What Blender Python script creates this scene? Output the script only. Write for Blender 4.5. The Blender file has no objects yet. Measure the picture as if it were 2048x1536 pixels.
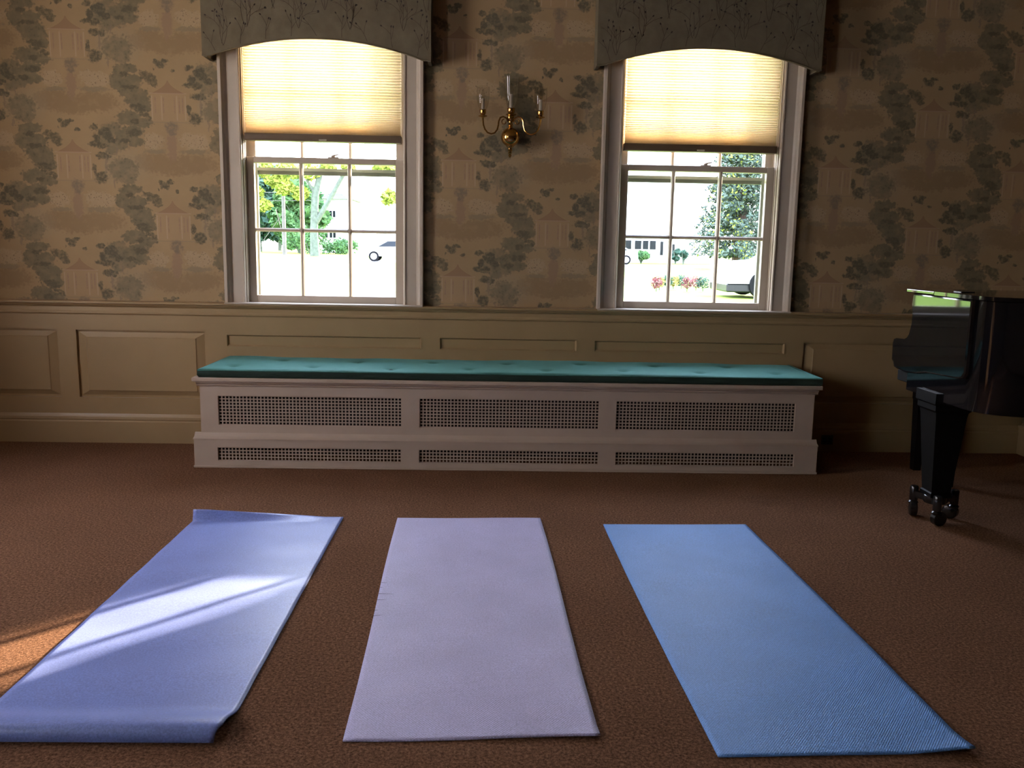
import bpy, bmesh, math, random
from mathutils import Vector, Matrix

# ------------------------------------------------------------------ camera, sky, sun, exposure
S = bpy.context.scene
COL = S.collection
random.seed(7)
S.cycles.use_denoising = True
S.cycles.max_bounces = 10
S.cycles.diffuse_bounces = 6
S.cycles.transparent_max_bounces = 24
S.cycles.sample_clamp_indirect = 8.0
S.cycles.caustics_reflective = False
S.cycles.caustics_refractive = False

FPX = 1727.2
yaw, pitch, roll = 0.0281, 0.1585, 0.0186
fw = Vector((math.sin(yaw)*math.cos(pitch), math.cos(yaw)*math.cos(pitch), -math.sin(pitch)))
rt = Vector((math.cos(yaw), -math.sin(yaw), 0))
up = rt.cross(fw)
r2 = math.cos(roll)*rt + math.sin(roll)*up
u2 = -math.sin(roll)*rt + math.cos(roll)*up
cam = bpy.data.cameras.new('camera')
camo = bpy.data.objects.new('camera', cam)
COL.objects.link(camo)
M3 = Matrix((r2, u2, -fw)).transposed()
camo.matrix_world = Matrix.Translation((-0.062, -4.927, 1.156)) @ M3.to_4x4()
cam.sensor_width = 36.0
cam.lens = FPX/2048*36.0
cam.clip_start = 0.02
cam.clip_end = 2000
S.camera = camo

S.view_settings.view_transform = 'Standard'
S.view_settings.look = 'None'
S.view_settings.gamma = 1.0
S.view_settings.exposure = -0.4
S.view_settings.use_curve_mapping = False

SKY = 24.0
w = bpy.data.worlds.new('sky')
S.world = w
w.use_nodes = True
wn = w.node_tree.nodes
bg = wn['Background']
tc = wn.new('ShaderNodeTexCoord'); sp = wn.new('ShaderNodeSeparateXYZ'); mr = wn.new('ShaderNodeMapRange'); rp = wn.new('ShaderNodeMix')
rp.data_type = 'RGBA'
w.node_tree.links.new(tc.outputs['Generated'], sp.inputs[0])
w.node_tree.links.new(sp.outputs['Z'], mr.inputs['Value'])
mr.inputs['From Min'].default_value = 0.0; mr.inputs['From Max'].default_value = 0.9
w.node_tree.links.new(mr.outputs[0], rp.inputs['Factor'])
rp.inputs[6].default_value = (0.93, 0.95, 1.0, 1)
rp.inputs[7].default_value = (0.66, 0.80, 1.15, 1)
w.node_tree.links.new(rp.outputs[2], bg.inputs['Color'])
bg.inputs['Strength'].default_value = SKY

SUN_EL = math.radians(16.5)
sundir = Vector((0.926/1.363*math.cos(SUN_EL), 1/1.363*math.cos(SUN_EL), math.sin(SUN_EL)))   # towards the sun
sl = bpy.data.lights.new('sun', 'SUN')
sl.energy = 46.0
sl.color = (1.0, 0.80, 0.58)
sl.angle = math.radians(0.6)
so = bpy.data.objects.new('sun', sl)
so.rotation_euler = sundir.to_track_quat('Z', 'Y').to_euler()
so.location = (6, 10, 6)
COL.objects.link(so)

WX = (-0.988, 1.102)            # window centres
WH = 0.443                      # half opening
def area(name, loc, rot, sx, sy, energy, color, portal=False):
    l = bpy.data.lights.new(name, 'AREA')
    l.shape = 'RECTANGLE'; l.size = sx; l.size_y = sy; l.energy = energy; l.color = color
    if portal: l.cycles.is_portal = True
    o = bpy.data.objects.new(name, l)
    o.location = loc; o.rotation_euler = rot
    COL.objects.link(o)
    return o
for cx in WX:
    area('window_portal', (cx, 0.235, 1.62), (-math.pi/2, 0, 0), 2*WH+.05, 1.7, 1, (1, 1, 1), True)
# added warm fill lights, standing in for unseen light from the left
area('warm_fill_light', (-3.20, -1.95, 1.60), (0, -math.pi/2, 0), 1.5, 1.0, 24, (1.0, 0.60, 0.28))
area('warm_fill_light', (-3.20, -5.20, 1.60), (0, -math.pi/2, 0), 1.5, 1.0, 7, (1.0, 0.62, 0.32))

# ------------------------------------------------------------------ helpers
class MB:
    def __init__(s): s.bm = bmesh.new(); s.mi = 0
    def _f(s, vs):
        try:
            f = s.bm.faces.new(vs); f.material_index = s.mi; return f
        except ValueError: return None
    def box(s, x0, x1, y0, y1, z0, z1, bev=0.0, seg=1):
        x0, x1 = min(x0, x1), max(x0, x1); y0, y1 = min(y0, y1), max(y0, y1); z0, z1 = min(z0, z1), max(z0, z1)
        v = [s.bm.verts.new(p) for p in ((x0,y0,z0),(x1,y0,z0),(x1,y1,z0),(x0,y1,z0),(x0,y0,z1),(x1,y0,z1),(x1,y1,z1),(x0,y1,z1))]
        fs = [s._f([v[i] for i in q]) for q in ((0,3,2,1),(4,5,6,7),(0,1,5,4),(1,2,6,5),(2,3,7,6),(3,0,4,7))]
        if bev > 0:
            es = set(e for f in fs for e in f.edges)
            bmesh.ops.bevel(s.bm, geom=list(es), offset=bev, segments=seg, affect='EDGES', profile=0.5)
        return s
    def prism(s, pts, a, b, axis='x'):
        """pts: 2-D outline, extruded along axis from a to b.  x: (y,z)  y: (x,z)  z: (x,y)"""
        def P(p, t):
            return (t, p[0], p[1]) if axis == 'x' else (p[0], t, p[1]) if axis == 'y' else (p[0], p[1], t)
        A = [s.bm.verts.new(P(p, a)) for p in pts]; B = [s.bm.verts.new(P(p, b)) for p in pts]
        n = len(pts)
        for i in range(n): s._f([A[i], A[(i+1) % n], B[(i+1) % n], B[i]])
        s._f(A[::-1]); s._f(B)
        return s
    def lathe(s, prof, cx=0, cy=0, cz=0, n=20, closed_ends=True):
        rings = []
        for r, z in prof:
            rings.append([s.bm.verts.new((cx+r*math.cos(2*math.pi*i/n), cy+r*math.sin(2*math.pi*i/n), cz+z)) for i in range(n)])
        for a, b in zip(rings, rings[1:]):
            for i in range(n): s._f([a[i], a[(i+1) % n], b[(i+1) % n], b[i]])
        if closed_ends: s._f(rings[0][::-1]); s._f(rings[-1])
        return s
    def tube(s, pts, rad, n=8, cap=True):
        pts = [Vector(p) for p in pts]
        if not hasattr(rad, '__len__'): rad = [rad]*len(pts)
        rings = []
        t0 = (pts[1]-pts[0]).normalized()
        ref = Vector((0, 0, 1)) if abs(t0.z) < .9 else Vector((1, 0, 0))
        nrm = t0.cross(ref).normalized()
        for i, p in enumerate(pts):
            t = (pts[min(i+1, len(pts)-1)]-pts[max(i-1, 0)]).normalized()
            nrm = (nrm - t*nrm.dot(t))
            nrm = nrm.normalized() if nrm.length > 1e-6 else t.orthogonal().normalized()
            bn = t.cross(nrm)
            rings.append([s.bm.verts.new(p + rad[i]*(math.cos(2*math.pi*k/n)*nrm + math.sin(2*math.pi*k/n)*bn)) for k in range(n)])
        for a, b in zip(rings, rings[1:]):
            for i in range(n): s._f([a[i], a[(i+1) % n], b[(i+1) % n], b[i]])
        if cap: s._f(rings[0][::-1]); s._f(rings[-1])
        return s
    def quad(s, *p): s._f([s.bm.verts.new(q) for q in p]); return s
    def build(s, name, mats, parent=None, smooth=False, norm=True):
        if norm: bmesh.ops.recalc_face_normals(s.bm, faces=s.bm.faces)
        me = bpy.data.meshes.new(name)
        s.bm.to_mesh(me); s.bm.free()
        for m in (mats if isinstance(mats, (list, tuple)) else [mats]): me.materials.append(m)
        if smooth:
            for p in me.polygons: p.use_smooth = True
        o = bpy.data.objects.new(name, me)
        COL.objects.link(o)
        if parent: o.parent = parent
        return o

def sm_angle(o, ang=35):
    me = o.data
    for p in me.polygons: p.use_smooth = True
    try: me.set_sharp_from_angle(angle=math.radians(ang))
    except Exception: pass
    return o
def tag(o, label=None, cat=None, group=None, kind=None):
    if label: o['label'] = label
    if cat: o['category'] = cat
    if group: o['group'] = group
    if kind: o['kind'] = kind
    return o
def empty(name, loc=(0,0,0), rz=0):
    o = bpy.data.objects.new(name, None); COL.objects.link(o); o.location = loc; o.rotation_euler = (0,0,rz)
    o.empty_display_size = .05
    return o
def copy_tree(o, parent=None):
    c = o.copy(); COL.objects.link(c); c.parent = parent
    for ch in list(o.children): copy_tree(ch, c)
    return c

# ------------------------------------------------------------------ materials
def new_mat(name):
    m = bpy.data.materials.new(name); m.use_nodes = True
    nt = m.node_tree; b = nt.nodes['Principled BSDF']
    return m, nt, b
def noise(nt, scale, detail=3, vec=None, rough=.6):
    n = nt.nodes.new('ShaderNodeTexNoise'); n.inputs['Scale'].default_value = scale; n.inputs['Detail'].default_value = detail
    n.inputs['Roughness'].default_value = rough
    if vec is None:
        t = nt.nodes.new('ShaderNodeTexCoord'); vec = t.outputs['Object']
    nt.links.new(vec, n.inputs['Vector'])
    return n
def ramp(nt, src, stops):
    r = nt.nodes.new('ShaderNodeValToRGB')
    e = r.color_ramp.elements
    e[0].position, e[0].color = stops[0][0], (*stops[0][1], 1)
    e[1].position, e[1].color = stops[-1][0], (*stops[-1][1], 1)
    for p, c in stops[1:-1]:
        k = e.new(p); k.color = (*c, 1)
    nt.links.new(src, r.inputs[0])
    return r
def mat(name, c, rough=.5, metal=0, var=.12, scale=6, bump=0, bscale=200, spec=.5, coat=0):
    m, nt, b = new_mat(name)
    b.inputs['Roughness'].default_value = rough; b.inputs['Metallic'].default_value = metal
    b.inputs['Specular IOR Level'].default_value = spec
    b.inputs['Coat Weight'].default_value = coat
    n = noise(nt, scale)
    r = ramp(nt, n.outputs['Fac'], [(.3, tuple(x*(1-var) for x in c)), (.7, tuple(min(1, x*(1+var)) for x in c))])
    nt.links.new(r.outputs[0], b.inputs['Base Color'])
    if bump:
        n2 = noise(nt, bscale, 2); bp = nt.nodes.new('ShaderNodeBump'); bp.inputs['Strength'].default_value = bump
        bp.inputs['Distance'].default_value = .002
        nt.links.new(n2.outputs['Fac'], bp.inputs['Height']); nt.links.new(bp.outputs[0], b.inputs['Normal'])
    return m

class X:
    """tiny expression builder for math nodes"""
    def __init__(s, nt, sock): s.nt, s.s = nt, sock
    def op(s, o, *a):
        n = s.nt.nodes.new('ShaderNodeMath'); n.operation = o
        for i, v in enumerate((s,)+a):
            if isinstance(v, X): s.nt.links.new(v.s, n.inputs[i])
            else: n.inputs[i].default_value = v
        return X(s.nt, n.outputs[0])
    def __add__(s, o): return s.op('ADD', o)
    def __sub__(s, o): return s.op('SUBTRACT', o)
    def __mul__(s, o): return s.op('MULTIPLY', o)
    def abs(s): return s.op('ABSOLUTE')
    def round(s): return s.op('ROUND')
    def max(s, o): return s.op('MAXIMUM', o)
    def min(s, o): return s.op('MINIMUM', o)
    def ss(s, a, b, lo=0., hi=1.):
        n = s.nt.nodes.new('ShaderNodeMapRange'); n.interpolation_type = 'SMOOTHSTEP'
        s.nt.links.new(s.s, n.inputs['Value'])
        n.inputs['From Min'].default_value = min(a, b); n.inputs['From Max'].default_value = max(a, b)
        n.inputs['To Min'].default_value = lo if a < b else hi; n.inputs['To Max'].default_value = hi if a < b else lo
        return X(s.nt, n.outputs[0])

def wallpaper():
    m, nt, b = new_mat('wallpaper')
    b.inputs['Roughness'].default_value = .75; b.inputs['Specular IOR Level'].default_value = .2
    t = nt.nodes.new('ShaderNodeTexCoord'); pos = t.outputs['Object']
    # hand-drawn wobble
    wob = noise(nt, 38, 3, pos)
    vm = nt.nodes.new('ShaderNodeVectorMath'); vm.operation = 'MULTIPLY_ADD'
    nt.links.new(wob.outputs['Color'], vm.inputs[0]); vm.inputs[1].default_value = (.030, .030, .030); vm.inputs[2].default_value = (-.015, -.015, -.015)
    vadd = nt.nodes.new('ShaderNodeVectorMath'); nt.links.new(vm.outputs[0], vadd.inputs[0]); nt.links.new(pos, vadd.inputs[1])
    def local(src, cx, cz):
        sx = nt.nodes.new('ShaderNodeSeparateXYZ'); nt.links.new(src, sx.inputs[0])
        x = X(nt, sx.outputs['X']); z = X(nt, sx.outputs['Z'])
        u = (x - cx) * (1/.527); col = u.round(); lx = (u - col) * .527
        v = (z - cz) * (1/.64) - col*.5; lz = (v - v.round()) * .64
        cb = nt.nodes.new('ShaderNodeCombineXYZ'); nt.links.new(lx.s, cb.inputs[0]); nt.links.new(lz.s, cb.inputs[1])
        return cb.outputs[0], lx, lz
    X0, Z0 = -2.350+.527*4, 1.579
    def grp(cx, cz, src=None): return local(src or vadd.outputs[0], X0+cx, Z0+cz)
    vr = nt.nodes.new('ShaderNodeTexVoronoi'); vr.inputs['Scale'].default_value = 62; nt.links.new(pos, vr.inputs['Vector'])
    ragged = (X(nt, noise(nt, 75, 3, pos).outputs['Fac']) - .5)*.7 + (X(nt, vr.outputs['Distance']) - .4)*.45
    def ell(g, ox, oz, items, soft=.18):
        out = None
        for (a, c, rx, rz) in items:
            n = nt.nodes.new('ShaderNodeVectorMath'); n.operation = 'MULTIPLY_ADD'
            nt.links.new(g, n.inputs[0]); n.inputs[1].default_value = (1/rx, 1/rz, 0)
            n.inputs[2].default_value = (-(a-ox)/rx, -(c-oz)/rz, 0)
            l = nt.nodes.new('ShaderNodeVectorMath'); l.operation = 'LENGTH'; nt.links.new(n.outputs[0], l.inputs[0])
            e = X(nt, l.outputs['Value'])
            out = e if out is None else out.min(e)
        out = out + ragged
        return out.ss(1+soft, 1-soft)
    def mixc(fac, a, c):
        n = nt.nodes.new('ShaderNodeMix'); n.data_type = 'RGBA'
        nt.links.new(fac.s, n.inputs['Factor'])
        if isinstance(a, tuple): n.inputs[6].default_value = (*a, 1)
        else: nt.links.new(a, n.inputs[6])
        n.inputs[7].default_value = (*c, 1)
        return n.outputs[2]
    BASE = (.36, .25, .135)
    soft = noise(nt, 5, 4, pos)
    c = ramp(nt, soft.outputs['Fac'], [(.3, tuple(v*.93 for v in BASE)), (.7, tuple(v*1.05 for v in BASE))]).outputs[0]
    fine = X(nt, noise(nt, 22, 3, pos).outputs['Fac'])
    # ground groups
    gl, _, _ = grp(-.19, 0); gr, _, _ = grp(.19, 0); gb, blx, blz = grp(.02, -.27)
    gp, lx, lz = grp(0, 0, pos)
    c = mixc(ell(gb, .02, -.27, [(-.09, -.325, .12, .055), (.13, -.33, .13, .055), (.02, -.35, .14, .05)], .25)*fine.ss(.3, .5, .55, .95), c, (.275, .185, .098))
    c = mixc(ell(gb, .02, -.27, [(.012, -.24, .028, .085)], .25)*.8, c, (.29, .19, .12))
    c = mixc(ell(gr, .19, 0, [(.30, -.03, .10, .09), (.20, -.02, .04, .1)], .5)*.35, c, (.33, .27, .18))
    # flower beds with specks
    vor = nt.nodes.new('ShaderNodeTexVoronoi'); vor.inputs['Scale'].default_value = 120; nt.links.new(vadd.outputs[0], vor.inputs['Vector'])
    spk = X(nt, vor.outputs['Distance']).ss(.38, .22)
    vor2 = nt.nodes.new('ShaderNodeTexVoronoi'); vor2.inputs['Scale'].default_value = 75; nt.links.new(vadd.outputs[0], vor2.inputs['Vector'])
    spk2 = X(nt, vor2.outputs['Distance']).ss(.34, .2)
    beds = ell(gb, .02, -.27, [(-.09, -.215, .06, .045), (.14, -.215, .085, .045), (.10, -.20, .05, .035)], .2)
    c = mixc(beds*.32, c, (.47, .355, .23))
    c = mixc(beds*spk2*.85, c, (.22, .16, .10))
    c = mixc(beds*spk*.3, c, (.50, .385, .25))
    c = mixc(ell(gb, .02, -.27, [(-.08, -.268, .06, .012), (.13, -.266, .08, .014)], .35)*.75, c, (.24, .19, .12))
    # mid grey-green trees
    trees = ell(gl, -.19, 0, [(-.17, .017, .072, .062), (-.19, .10, .062, .036), (-.215, .055, .055, .05), (-.225, .165, .068, .028), (-.25, .145, .04, .03),
                              (-.215, -.092, .075, .042), (-.15, -.115, .062, .030), (-.27, .10, .045, .05), (-.12, -.03, .03, .03), (-.25, -.19, .05, .04), (-.20, -.165, .066, .036), (-.19, -.215, .055, .03), (-.14, -.02, .045, .04)], .14)
    c = mixc(trees*fine.ss(.25, .6, .60, .9), c, (.165, .138, .085))
    trees2 = ell(gr, .19, 0, [(.265, -.05, .085, .07), (.25, .085, .07, .035), (.215, .06, .04, .03), (.23, .16, .045, .045), (.29, -.10, .045, .03), (.20, .15, .06, .05), (.165, .11, .05, .03)], .2)
    c = mixc(trees2*fine.ss(.3, .6, .45, .8), c, (.18, .148, .092))
    # darker foliage clumps
    dark = ell(gl, -.19, 0, [(-.105, .125, .042, .022), (-.085, .105, .03, .026), (-.13, .14, .026, .016), (-.165, -.035, .045, .020), (-.15, -.055, .03, .016), (-.075, .085, .022, .014),
                             (-.185, -.11, .026, .015), (-.107, -.09, .016, .014), (-.19, -.17, .045, .018), (-.23, .135, .03, .014), (-.20, .07, .05, .012), (-.24, -.215, .03, .014), (-.13, -.075, .025, .012)], .25)
    dark2 = ell(gr, .19, 0, [(.155, .15, .018, .022), (.19, .135, .03, .026), (.215, .11, .026, .02), (.12, .175, .024, .016), (.13, .115, .02, .03), (.115, .085, .032, .014),
                             (.155, .08, .036, .018), (.185, .165, .022, .015), (.16, .026, .04, .020), (.19, .02, .02, .016), (.145, -.092, .036, .034), (.11, -.045, .014, .03),
                             (-.035, .19, .028, .02), (-.06, .205, .014, .014), (-.01, .21, .022, .012), (-.08, .17, .014, .01), (.03, .16, .014, .01)], .25)
    fine2 = X(nt, noise(nt, 60, 2, pos).outputs['Fac'])
    c = mixc(dark*fine2.ss(.3, .6, .4, .85), c, (.105, .096, .062))
    c = mixc(dark2*fine2.ss(.3, .6, .45, .9), c, (.098, .092, .062))
    c = mixc(ell(gb, .02, -.27, [(.015, -.137, .036, .034), (.015, -.165, .02, .02)], .35)*fine2.ss(.3, .6, .4, .95), c, (.21, .16, .11))
    # small leaf fans over the tree masses
    vl = nt.nodes.new('ShaderNodeTexVoronoi'); vl.inputs['Scale'].default_value = 55; nt.links.new(vadd.outputs[0], vl.inputs['Vector'])
    fans = X(nt, vl.outputs['Distance']).ss(.5, .15)
    c = mixc(trees.max(trees2)*fans*fine.ss(.42, .6)*.6, c, (.115, .104, .066))
    # trunks
    c = mixc(ell(gr, .19, 0, [(.175, -.02, .007, .05), (.235, .05, .006, .03), (.215, -.125, .006, .028)], .3)*.6, c, (.22, .17, .12))
    # pavilion : pale walls, ogee roof, columns, doorways
    body = ((lx.abs()).ss(.094, .089))*((lz + .034).abs().ss(.076, .070))
    c = mixc(body*.3, c, (.40, .265, .155))
    rh = (lz - .040)*(1/.066)                                       # 0 eaves .. 1 apex
    hw = (rh*-1 + 1).max(0).op('POWER', 1.7)*.085 + .004
    roof = (lx.abs() - hw).ss(.002, -.002)*rh.ss(-.06, .0)*rh.ss(1.05, .98)
    c = mixc(roof*.85, c, (.285, .175, .10))
    eav = lx.abs().ss(.102, .096)*(lz-.040).abs().ss(.004, .002)
    c = mixc(eav*.3, c, (.52, .385, .27))
    inb = (lz + .036).abs().ss(.068, .060)
    cols = None
    for cxx in (-.088, -.036, .046, .092):
        q = (lx - cxx).abs().ss(.0042, .0022); cols = q if cols is None else cols.max(q)
    drk = None
    for cxx in (-.070, -.026, .034, .060, .078):
        q = (lx - cxx).abs().ss(.0055, .002); drk = q if drk is None else drk.max(q)
    c = mixc(drk*(lz+.022).abs().ss(.048, .036)*fine2.ss(.35, .6, .25, .8), c, (.30, .195, .135))
    c = mixc(cols*inb*.38, c, (.52, .39, .27))
    c = mixc(lx.abs().ss(.15, .11)*(lz + .112).abs().ss(.004, .001)*.5, c, (.27, .21, .14))
    nt.links.new(c, b.inputs['Base Color'])
    return m

def carpet_mat():
    m, nt, b = new_mat('carpet')
    b.inputs['Roughness'].default_value = 1; b.inputs['Specular IOR Level'].default_value = .05
    t = nt.nodes.new('ShaderNodeTexCoord')
    n1 = noise(nt, 120, 5, t.outputs['Object'], .85)
    n2 = noise(nt, 2.2, 3, t.outputs['Object'])
    n3 = noise(nt, 420, 2, t.outputs['Object'], .8)
    c1 = ramp(nt, n1.outputs['Fac'], [(.36, (.066, .030, .014)), (.5, (.205, .104, .058)), (.64, (.40, .215, .125))])
    mx = nt.nodes.new('ShaderNodeMix'); mx.data_type = 'RGBA'; mx.blend_type = 'MULTIPLY'; mx.inputs['Factor'].default_value = 1
    c2 = ramp(nt, n2.outputs['Fac'], [(.3, (.84, .83, .82)), (.7, (1.0, 1.0, 1.0))])
    nt.links.new(c1.outputs[0], mx.inputs[6]); nt.links.new(c2.outputs[0], mx.inputs[7]); nt.links.new(mx.outputs[2], b.inputs['Base Color'])
    ad = X(nt, n1.outputs['Fac']) + X(nt, n3.outputs['Fac'])*.6
    bp = nt.nodes.new('ShaderNodeBump'); bp.inputs['Strength'].default_value = .9; bp.inputs['Distance'].default_value = .006
    nt.links.new(ad.s, bp.inputs['Height']); nt.links.new(bp.outputs[0], b.inputs['Normal'])
    return m

def mat_mat(name, c, rough, weave, pitch_=.0045, spec=.5, stains=False):
    m, nt, b = new_mat(name)
    b.inputs['Roughness'].default_value = rough; b.inputs['Specular IOR Level'].default_value = spec
    t = nt.nodes.new('ShaderNodeTexCoord'); pos = t.outputs['Object']
    sx = nt.nodes.new('ShaderNodeSeparateXYZ'); nt.links.new(pos, sx.inputs[0])
    x = X(nt, sx.outputs['X']); y = X(nt, sx.outputs['Y'])
    n1 = noise(nt, 3.0, 4, pos); n2 = noise(nt, 190, 4, pos, .85)
    c1 = ramp(nt, n1.outputs['Fac'], [(.3, tuple(v*.90 for v in c)), (.7, tuple(min(1, v*1.08) for v in c))])
    mx = nt.nodes.new('ShaderNodeMix'); mx.data_type = 'RGBA'; mx.blend_type = 'MULTIPLY'; mx.inputs['Factor'].default_value = 1
    c2 = ramp(nt, n2.outputs['Fac'], [(.36, (.60, .60, .63)), (.64, (1.0, 1.0, 1.0))])
    nt.links.new(c1.outputs[0], mx.inputs[6]); nt.links.new(c2.outputs[0], mx.inputs[7])
    base = mx.outputs[2]
    k = 2*math.pi/pitch_
    if weave:
        cells = ((x*k).op('SINE')*(y*(k*.8)).op('SINE')).ss(-.4, .6)
        m2 = nt.nodes.new('ShaderNodeMix'); m2.data_type = 'RGBA'; m2.blend_type = 'MULTIPLY'; m2.inputs['Factor'].default_value = .28
        c3 = ramp(nt, cells.s, [(.0, (.45, .45, .5)), (1., (1, 1, 1))])
        nt.links.new(base, m2.inputs[6]); nt.links.new(c3.outputs[0], m2.inputs[7]); base = m2.outputs[2]
        h = cells*.9 + X(nt, n2.outputs['Fac'])*.5
    else:
        h = X(nt, n2.outputs['Fac'])*1.0
    nt.links.new(base, b.inputs['Base Color'])
    b.inputs['Sheen Weight'].default_value = .30; b.inputs['Sheen Roughness'].default_value = .4; b.inputs['Sheen Tint'].default_value = (*[min(1, v*1.2+.1) for v in c], 1)
    bp = nt.nodes.new('ShaderNodeBump'); bp.inputs['Strength'].default_value = .55 if weave else .3; bp.inputs['Distance'].default_value = .0015
    nt.links.new(h.s, bp.inputs['Height']); nt.links.new(bp.outputs[0], b.inputs['Normal'])
    return m

def glass_mat(name='window_glass', ior=1.5, tint=(1, 1, 1), strength=1.0):
    m = bpy.data.materials.new(name); m.use_nodes = True
    nt = m.node_tree; nt.nodes.clear()
    o = nt.nodes.new('ShaderNodeOutputMaterial'); mx = nt.nodes.new('ShaderNodeMixShader')
    tr = nt.nodes.new('ShaderNodeBsdfTransparent'); gl = nt.nodes.new('ShaderNodeBsdfGlossy'); fr = nt.nodes.new('ShaderNodeFresnel')
    tr.inputs[0].default_value = (*tint, 1); gl.inputs['Roughness'].default_value = .01; fr.inputs['IOR'].default_value = ior
    ge = nt.nodes.new('ShaderNodeNewGeometry')          # reflect once, on the front faces of the thin sheet
    q = X(nt, fr.outputs[0])*(X(nt, ge.outputs['Backfacing'])*-1 + 1)*strength; nt.links.new(q.s, mx.inputs[0])
    nt.links.new(tr.outputs[0], mx.inputs[1]); nt.links.new(gl.outputs[0], mx.inputs[2]); nt.links.new(mx.outputs[0], o.inputs[0])
    return m

def shade_mat():
    m = bpy.data.materials.new('shade_fabric'); m.use_nodes = True
    nt = m.node_tree; nt.nodes.clear()
    o = nt.nodes.new('ShaderNodeOutputMaterial'); mx = nt.nodes.new('ShaderNodeMixShader')
    d = nt.nodes.new('ShaderNodeBsdfDiffuse'); t = nt.nodes.new('ShaderNodeBsdfTranslucent')
    n = noise(nt, 90, 2)
    r = ramp(nt, n.outputs['Fac'], [(.3, (.90, .815, .66)), (.7, (.965, .90, .80))])
    nt.links.new(r.outputs[0], d.inputs[0]); nt.links.new(r.outputs[0], t.inputs[0])
    mx.inputs[0].default_value = .90
    nt.links.new(d.outputs[0], mx.inputs[1]); nt.links.new(t.outputs[0], mx.inputs[2]); nt.links.new(mx.outputs[0], o.inputs[0])
    return m

def leaf_mat(name, c, c2):
    m, nt, b = new_mat(name)
    n = noise(nt, .9, 4)
    r = ramp(nt, n.outputs['Fac'], [(.35, c), (.65, c2)])
    nt.links.new(r.outputs[0], b.inputs['Base Color']); b.inputs['Roughness'].default_value = .9; b.inputs['Specular IOR Level'].default_value = .05
    return m

M = dict(
    paper=wallpaper(),
    trim=mat('cream_paint', (.32, .222, .112), .38, var=.05, scale=3, bump=.08, bscale=60, spec=.4),
    cover=mat('old_white_paint', (.40, .315, .245), .45, var=.06, scale=4, bump=.1, bscale=70, spec=.4),
    sash=mat('white_sash_paint', (.48, .41, .33), .4, var=.04, scale=5, spec=.4),
    plaster=mat('tan_plaster', (.11, .065, .038), .8, var=.05),
    ceil=mat('ceiling_paint', (.20, .14, .09), .85, var=.03),
    carpet=carpet_mat(),
    glass=glass_mat(), lampglass=glass_mat('hurricane_glass', 1.45, (.97, .97, .96), 1.2),
    shade=shade_mat(),
    shaderail=mat('shade_rail_metal', (.13, .085, .05), .55, var=.05),
    valance=mat('olive_damask', (.155, .13, .085), .9, var=.1, scale=14, bump=.3, bscale=500, spec=.15),
    stitch=mat('embroidery_thread', (.075, .055, .04), .8, var=.1, spec=.2),
    bud=mat('bud_thread', (.05, .04, .035), .8, var=.1, spec=.2),
    brass=mat('aged_brass', (.52, .31, .10), .17, 1, var=.15, scale=30),
    wax=mat('candle_sleeve', (.48, .42, .35), .5, var=.04),
    bulb=glass_mat('bulb_glass', 1.5, (.93, .92, .9)),
    teal=mat('teal_cushion_cloth', (.055, .165, .14), .8, var=.12, scale=30, bump=.4, bscale=420, spec=.15),
    shadedside=mat('shaded_cushion_side', (.022, .038, .030), .9, var=.1, spec=.1),  # sides of the teal cushion, their shade put into a darker colour
    tealdark=mat('dark_teal_button', (.02, .06, .06), .8, var=.1),
    black=mat('black_lacquer', (.004, .004, .005), .05, var=.1, spec=.5),
    satin=mat('satin_black', (.004, .004, .004), .5, var=.1, spec=.12),
    blackm=mat('black_iron', (.010, .010, .010), .22, 0, var=.2, spec=.6),
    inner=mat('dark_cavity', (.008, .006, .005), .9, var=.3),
    outlet=mat('brown_outlet', (.07, .055, .045), .4, var=.05),
    mat1=mat_mat('periwinkle_foam', (.245, .325, .70), .36, False, spec=.55),
    mat2=mat_mat('lavender_foam', (.60, .565, .84), .5, True, .0075, spec=.4),
    mat3=mat_mat('blue_foam', (.165, .40, .90), .5, True, .0065, spec=.45),
    lawn=leaf_mat('lawn_grass', (.13, .22, .035), (.20, .30, .05)),
    road=mat('asphalt', (.22, .22, .23), .9, var=.1, scale=1),
    leafd=leaf_mat('dark_leaves', (.022, .050, .036), (.055, .10, .07)),
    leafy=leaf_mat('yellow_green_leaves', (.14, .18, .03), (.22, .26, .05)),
    leafm=leaf_mat('mid_leaves', (.035, .085, .035), (.08, .15, .05)),
    spruce=leaf_mat('blue_spruce_needles', (.035, .052, .042), (.075, .105, .080)),
    bark=mat('bark', (.065, .08, .065), .9, var=.3, scale=4),
    pole=mat('weathered_pole', (.10, .09, .09), .9, var=.2, scale=4),
    siding=mat('white_siding', (.55, .56, .58), .7, var=.03),
    roofm=mat('roof_shingle', (.12, .12, .13), .9, var=.1),
    dglass=mat('dark_window', (.006, .008, .010), .3, var=.3, spec=.2),
    carw=mat('white_car_paint', (.45, .47, .5), .3, var=.02),
    carb=mat('dark_blue_car_glass', (.008, .012, .022), .3, var=.1, spec=.2),
    cark=mat('dark_car_paint', (.008, .008, .012), .35, var=.1, spec=.3),
    tyre=mat('tyre', (.006, .006, .007), .8, var=.1, spec=.1),
    red=mat('red_petals', (.12, .024, .024), .7, var=.3),
    yel=mat('yellow_petals', (.16, .13, .008), .7, var=.3),
)

tb = M['teal'].node_tree.nodes['Principled BSDF']
tb.inputs['Sheen Weight'].default_value = .35; tb.inputs['Sheen Roughness'].default_value = .35; tb.inputs['Sheen Tint'].default_value = (.35, .85, .85, 1)
# ------------------------------------------------------------------ room shell
RX0, RX1, RY, RZ = -3.30, 3.95, -7.6, 2.75
WT = 0.24                       # outer wall thickness
OZ0, OZ1 = 0.81, 2.42           # window opening heights
JOG = 3.08                      # where the right-hand wall return starts

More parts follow.
